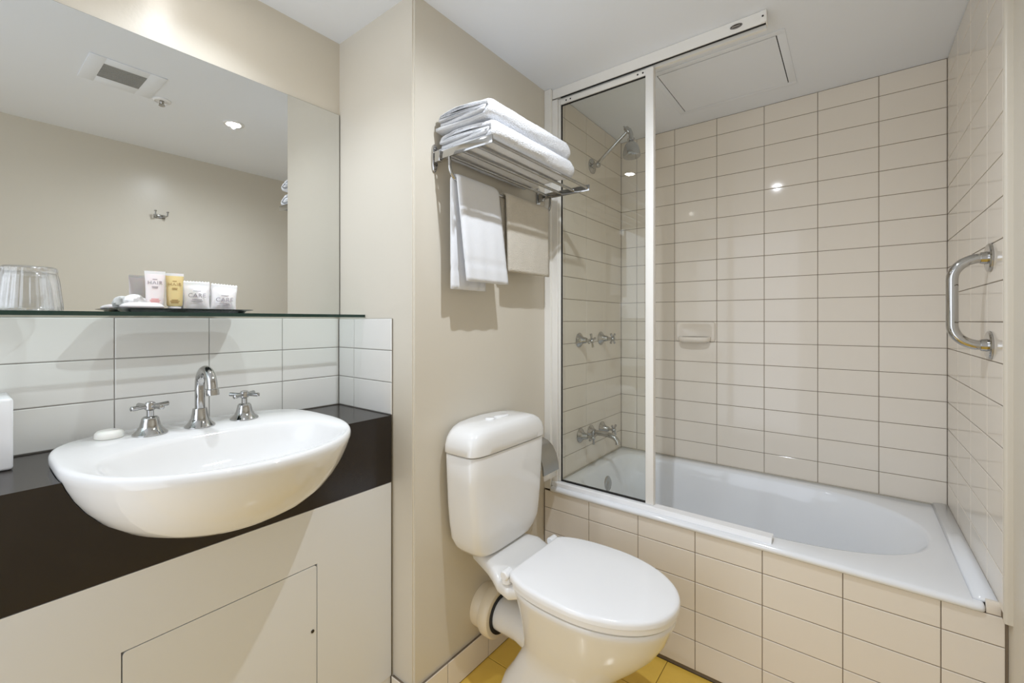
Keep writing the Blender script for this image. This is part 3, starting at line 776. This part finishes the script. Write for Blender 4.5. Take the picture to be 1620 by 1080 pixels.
obj('ledge', loft([[Vector((-.613 + .076 * s * spow(math.cos(t), .6), YB - .004 - .052 * s * (math.sin(t) if math.sin(t) > 0 else 0) ** .6, z)) for t in [PI * i / 24 for i in range(25)]] for s, z in ((.80, 1.094), (.95, 1.099), (1.0, 1.108), (1.0, 1.119), (.96, 1.122), (.88, 1.116), (.80, 1.108))], angle=None), 'tile_cream', sd)

# grab rail on the end wall
gr = thing('grab_rail', 'chrome D-shaped grab rail on the tiled wall at the end of the bath', 'grab rail', (XR, 1.65, 1.25))
gy, gz0, gz1, gx = 1.648, 1.137, 1.363, .2145
rr = .052
pth = [(XR - .004, gy, gz1), (XR - .012, gy, gz1)] + arc((gx + rr, gy, gz1 - rr), (0, 0, 1), (-1, 0, 0), rr, 0, PI / 2, 10) + [(gx, gy, (gz0 + gz1) / 2)] + arc((gx + rr, gy, gz0 + rr), (-1, 0, 0), (0, 0, -1), rr, 0, PI / 2, 10) + [(XR - .012, gy, gz0), (XR - .004, gy, gz0)]
obj('bar', tube(pth, .0125, n=20), 'chrome', gr)
for z in (gz0, gz1):
    obj('flange', lathe((XR - .0005, gy, z), (-1, 0, 0), [(0, .037), (.003, .037), (.006, .034), (.007, .0165), (.018, .0150), (.0185, .0128)], n=32), 'chrome', gr)

# ------------------------------------------------------------------ towel rack and towels
RY0, RY1, RZ, RXF = .938, 1.512, 1.712, -.802
rk = thing('towel_rack', 'chrome hotel towel rack with shelf bars and a lower rail on the toilet wall', 'towel rack', (XC, (RY0 + RY1) / 2, RZ))
for y in (RY0, RY1):
    pl = obj('wall_plate', loft([[Vector((x, y + .0115 * s * spow(math.cos(2 * PI * k / 28), .8), RZ - .004 + .043 * s * spow(math.sin(2 * PI * k / 28), .8))) for k in range(28)] for s, x in ((1, XC + .0005), (1, XC + .005), (.9, XC + .008))]), 'chrome', rk)
    for zz in (-.031, .029):
        obj('screw', lathe((XC + .0081, y, RZ - .004 + zz), (1, 0, 0), [(0, .004), (.0012, .0035), (.0014, .001)], n=12), 'chrome_satin', pl)
    obj('bracket', boxes([(XC + .008, XC + .034, y - .0075, y + .0075, RZ - .020, RZ + .014)], .002), 'chrome', rk)
    obj('side_arm', boxes([(XC + .030, RXF + .010, y - .0025, y + .0025, RZ - .013, RZ + .011)], .002), 'chrome', rk)
for i, x in enumerate((RXF, -.862, -.922, -.982)):
    obj('shelf_bar', tube([(x, RY0 + .003, RZ - .001), (x, RY1 - .003, RZ - .001)], .0055, n=14), 'chrome', rk)
rx, rz = -.968, 1.636
rail = [(rx, RY0 + .004, RZ - .010), (rx, RY0 + .005, RZ - .035)] + arc((rx, RY0 + .043, rz + .038), (0, -1, 0), (0, 0, -1), .038, 0, PI / 2, 8) + [(rx, RY1 - .05, rz)] + arc((rx, RY1 - .043, rz + .038), (0, 0, -1), (0, 1, 0), .038, 0, PI / 2, 8) + [(rx, RY1 - .005, RZ - .035), (rx, RY1 - .004, RZ - .010)]
obj('lower_rail', tube(rail, .0052, n=14), 'chrome', rk)

def ribbon(center, thick, ys, endround, wob, y_shift=0.0):
    """closed strip of cloth: centre line in x,z extruded along y, rounded at both ends"""
    pts = [Vector((p[0], 0, p[1])) for p in center]
    n = len(pts)
    nor = []
    for i in range(n):
        t = (pts[min(i + 1, n - 1)] - pts[max(i - 1, 0)]).normalized()
        nor.append(Vector((-t.z, 0, t.x)))
    xm = min(p.x for p in pts); zm = min(p.z for p in pts)
    rings = []
    y0, y1 = ys
    S = [0, .006, .016, .03, .05] + [.05 + .9 * k / 110 for k in range(1, 110)] + [.95, .97, .984, .994, 1]
    for s in S:
        dist = min(s, 1 - s) * (y1 - y0)
        k = math.sqrt(max(0, 1 - (1 - min(1, dist / endround)) ** 2))
        h = thick / 2 * (.72 + .28 * k)
        y = y0 + (y1 - y0) * s
        ring = []
        for side in (1, -1):
            rng = range(n) if side == 1 else range(n - 1, -1, -1)
            for i in rng:
                f = wob * math.sin(11 * y + .8 * i + side) + wob * .6 * math.sin(37 * y + i * 1.7)
                yy = y + .005 * math.sin(i * .45 + 1) * (1 - 2 * s)
                p = pts[i] + nor[i] * side * (h + f * k + random.uniform(-.0007, .0007))
                ring.append(Vector((xm + (p.x - xm) * (.97 + .03 * k), yy, zm + (p.z - zm) * (.88 + .12 * k) + wob * 1.5 * math.sin(7 * y + i * .12))))
        rings.append(ring)
    return loft(rings, angle=None)

def nested_fold(xb, xf, z0, th, lift=0.0):
    """towel folded into nested hairpins with the smooth fold at the front"""
    R1, R2 = th * 1.5, th * .5
    zc = z0 + th * 2
    P = []
    for i in range(9): P.append((xb + .012 + (xf - R1 - .012 - xb) * i / 8, zc - R2 + lift * (1 - i / 8)))          # inner lower leaf
    for i in range(1, 8): a = -PI / 2 + PI * i / 8; P.append((xf - R1 + R2 * math.cos(a), zc + R2 * math.sin(a)))
    for i in range(9): P.append((xf - R1 + (xb + .016 - xf + R1) * i / 8, zc + R2 + lift * (i / 8)))                # inner upper leaf
    for i in range(1, 8): a = -PI / 2 - PI * i / 8; P.append((xb + .016 + R2 * math.cos(a), zc + th + R2 * math.sin(a) + lift))
    for i in range(11): P.append((xb + .016 + (xf - R1 - xb - .016) * i / 10, zc + R1 + lift * (1 - i / 10) + .004 * math.sin(PI * i / 10)))   # outer top
    for i in range(1, 12): a = PI / 2 - PI * i / 12; P.append((xf - R1 + R1 * math.cos(a), zc + R1 * math.sin(a)))
    for i in range(11): P.append((xf - R1 + (xb - xf + R1) * i / 10, zc - R1))                                     # outer bottom
    return P
t1 = solo('folded_towel', ribbon(nested_fold(-1.022, -.796, RZ + .006, .0152), .0150, (.945, 1.398), .030, .0011), 'terry_white', 'lower of the two folded white bath towels on the rack', 'towel', (-.91, 1.17, RZ + .006), 'folded towels on the rack')
t2 = solo('folded_towel', ribbon(nested_fold(-1.024, -.806, RZ + .006 + .0660, .0146, .004), .0144, (.942, 1.388), .030, .0013), 'terry_white', 'upper of the two folded white bath towels on the rack', 'towel', (-.91, 1.17, RZ + .072), 'folded towels on the rack')

def draped(front, back, rail_x, rail_z, rad, thick, nz=26, ny=16, band=None, wav=.002, seed=0.0):
    """cloth hung over the rail; front/back: (y0 top, y1 top, y0 bottom, y1 bottom, z bottom, x offset at bottom)"""
    V = []
    prof = []
    for i in range(nz + 1): prof.append(('f', i / nz))
    for i in range(1, 8): prof.append(('a', i / 8))
    for i in range(nz + 1): prof.append(('b', i / nz))
    def side_pt(t, which, v):
        y0t, y1t, y0b, y1b, zb, xo = front if which == 'f' else back
        sx = 1 if which == 'f' else -1
        y = (y0t + (y0b - y0t) * t) * (1 - v) + (y1t + (y1b - y1t) * t) * v
        z = rail_z + (zb - rail_z) * t
        x = rail_x + sx * (rad + xo * t) + wav * math.sin(6 * v * PI + seed + 1.5 * t) * t
        return Vector((x, y, z))
    grid = []
    for kind, t in prof:
        row = []
        for j in range(ny + 1):
            v = j / ny
            if kind == 'f': p = side_pt(1 - t, 'f', v)
            elif kind == 'b': p = side_pt(t, 'b', v)
            else:
                a, b = side_pt(0, 'f', v), side_pt(0, 'b', v)
                y = a.y + (b.y - a.y) * t
                p = Vector((rail_x + rad * math.cos(PI * t), y, rail_z + rad * math.sin(PI * t)))
            row.append(p)
        grid.append(row)
    nr = len(grid)
    def nrm(i, j):
        du = grid[min(i + 1, nr - 1)][j] - grid[max(i - 1, 0)][j]
        dv = grid[i][min(j + 1, ny)] - grid[i][max(j - 1, 0)]
        return dv.cross(du).normalized()
    A = []; B = []
    for i in range(nr):
        kind, t = prof[i]
        tt = 1 - t if kind == 'f' else t
        th = thick / 2
        if band and kind in 'fb' and band[0] < tt < band[1]: th *= .55
        for j in range(ny + 1):
            edge = .55 if j in (0, ny) else 1
            q = nrm(i, j) * th * edge
            A.append(grid[i][j] + q); B.append(grid[i][j] - q)
    w = ny + 1
    Fq = [(i * w + j, i * w + j + 1, (i + 1) * w + j + 1, (i + 1) * w + j) for i in range(nr - 1) for j in range(ny)]
    N0 = len(A)
    F2 = [tuple(reversed([k + N0 for k in q])) for q in Fq]
    bnd = [j for j in range(w)] + [i * w + ny for i in range(1, nr)] + [(nr - 1) * w + j for j in range(ny - 1, -1, -1)] + [i * w for i in range(nr - 2, 0, -1)]
    F3 = [(bnd[k], bnd[(k + 1) % len(bnd)], bnd[(k + 1) % len(bnd)] + N0, bnd[k] + N0) for k in range(len(bnd))]
    return new_mesh('cloth', A + B, Fq + F2 + F3, True)
ht = solo('hand_towel', draped((.963, 1.160, .992, 1.196, 1.325, .012), (.960, 1.130, .962, 1.120, 1.300, .002), rx, rz + .001, .0125, .0125, band=(.80, .83)), 'terry_flat', 'white hand towel draped over the lower rail of the rack', 'towel', (rx, 1.07, 1.30))
bmat_ = solo('bath_mat', draped((1.205, 1.475, 1.215, 1.478, 1.375, .001), (1.205, 1.475, 1.215, 1.478, 1.40, .002), rx, rz + .001, .0115, .010, wav=.001, seed=2), 'mat_beige', 'beige terry bath mat hanging beside the white hand towel', 'bath mat', (rx, 1.34, 1.37))

# ------------------------------------------------------------------ ceiling fittings
def downlight(x, y, watts, beam, label):
    t = thing('downlight', label, 'downlight', (x, y, H), 'recessed ceiling downlights')
    obj('trim_ring', lathe((x, y, H - .0002), (0, 0, -1), [(0, .046), (.002, .046), (.005, .042), (.005, .033), (.001, .031), (.0005, .031)], n=36), 'plastic_white', t)
    obj('lamp', lathe((x, y, H - .0012), (0, 0, -1), [(0, .0295), (.0022, .0295), (.0026, .02), (.0028, .001)], n=32), 'lamp_glow', t)
    L_ = bpy.data.lights.new('downlight_lamp', 'SPOT')
    L_.energy = watts; L_.spot_size = math.radians(beam); L_.spot_blend = 1.0; L_.shadow_soft_size = .010; L_.color = (.91, .99, 1.10)
    lo_ = bpy.data.objects.new('downlight_lamp', L_); COL.objects.link(lo_)
    lo_.parent = t; lo_.location = (0, 0, -.0125)
downlight(*LAMP1, LAMP1_W, 170, 'lit recessed ceiling downlight, seen in the mirror near the sprinkler')
downlight(*LAMP2, LAMP2_W, 125, 'recessed ceiling downlight directly above the basin')

hx0, hx1, hy0, hy1 = -.612, -.203, 1.745, 2.118
ah = thing('access_hatch', 'white square access hatch in the ceiling above the bath', 'hatch', ((hx0 + hx1) / 2, (hy0 + hy1) / 2, H))
obj('frame', boxes([(hx0 - .028, hx1 + .028, hy0 - .026, hy0 - .002, H - .003, H - .0003), (hx0 - .028, hx1 + .028, hy1 + .002, hy1 + .026, H - .003, H - .0003), (hx0 - .028, hx0 - .002, hy0 - .002, hy1 + .002, H - .003, H - .0003), (hx1 + .002, hx1 + .028, hy0 - .002, hy1 + .002, H - .003, H - .0003)], .0006), 'paint_ceiling', ah)
obj('shadow_gap', box(hx0 - .005, hx1 + .005, hy0 - .005, hy1 + .005, H - .0008, H - .0004), 'gap_black', ah)
obj('panel', box(hx0 + .001, hx1 - .001, hy0 + .001, hy1 - .001, H - .0036, H - .0009, .0006, 1), 'paint_ceiling', ah)

# exhaust grille (seen in the mirror)
eg = thing('exhaust_grille', 'square white exhaust grille in the ceiling, seen in the mirror', 'vent', (-.54, .44, H))
obj('cover_plate', boxes([(-.665, -.415, .325, .372, H - .003, H - .0005), (-.665, -.415, .502, .555, H - .003, H - .0005), (-.665, -.612, .372, .502, H - .003, H - .0005), (-.478, -.415, .372, .502, H - .003, H - .0005)], .0005), 'paint_ceiling', eg)
obj('cavity', box(-.612, -.478, .372, .502, H - .0016, H - .0006), 'grille_hole', eg)
for k in range(11):
    x = -.608 + k * .0124
    obj('slat', box(x - .0034, x + .0034, .3725, .5015, H - .0040, H - .0018), 'grille_grey', eg)

# sprinkler head (seen in the mirror)
sk = thing('sprinkler_head', 'small round white sprinkler head in the ceiling, seen in the mirror', 'sprinkler', (-.432, .593, H))
obj('rosette', lathe((-.432, .593, H - .0003), (0, 0, -1), [(0, .034), (.002, .034), (.006, .030), (.007, .026), (.003, .024), (.002, .002)], n=32), 'plastic_white', sk)
obj('body', lathe((-.432, .593, H - .0025), (0, 0, -1), [(0, .0085), (.010, .0075), (.014, .005)], n=20), 'chrome_satin', sk)
for s in (-1, 1):
    obj('yoke', tube([(-.432, .593 + s * .006, H - .014), (-.432, .593 + s * .009, H - .017), (-.432, .593 + s * .002, H - .022)], .0016, n=8), 'chrome_satin', sk)
obj('deflector', lathe((-.432, .593, H - .022), (0, 0, -1), [(0, .003), (.0005, .012), (.002, .012), (.0025, .002)], n=24), 'chrome_satin', sk)

# robe hook on the opposite wall (seen in the mirror)
rh = thing('robe_hook', 'chrome double robe hook on the painted wall, seen in the mirror', 'hook', (XP, .76, 1.806))
obj('back_plate', box(XP - .006, XP - .0005, .733, .787, 1.790, 1.812, .003, 2), 'chrome', rh)
for s in (-1, 1):
    y = .76 + s * .028
    obj('prong', data_mesh(merge(tube_data([(XP - .004, .76 + s * .012, 1.800), (XP - .025, .76 + s * .022, 1.798), (XP - .040, y, 1.803), (XP - .045, y, 1.822)], .0038, n=10), lathe_data((XP - .045, y, 1.820), (0, 0, 1), [(0, .004), (.002, .0065), (.006, .0065), (.008, .003)], n=14))), 'chrome', rh)
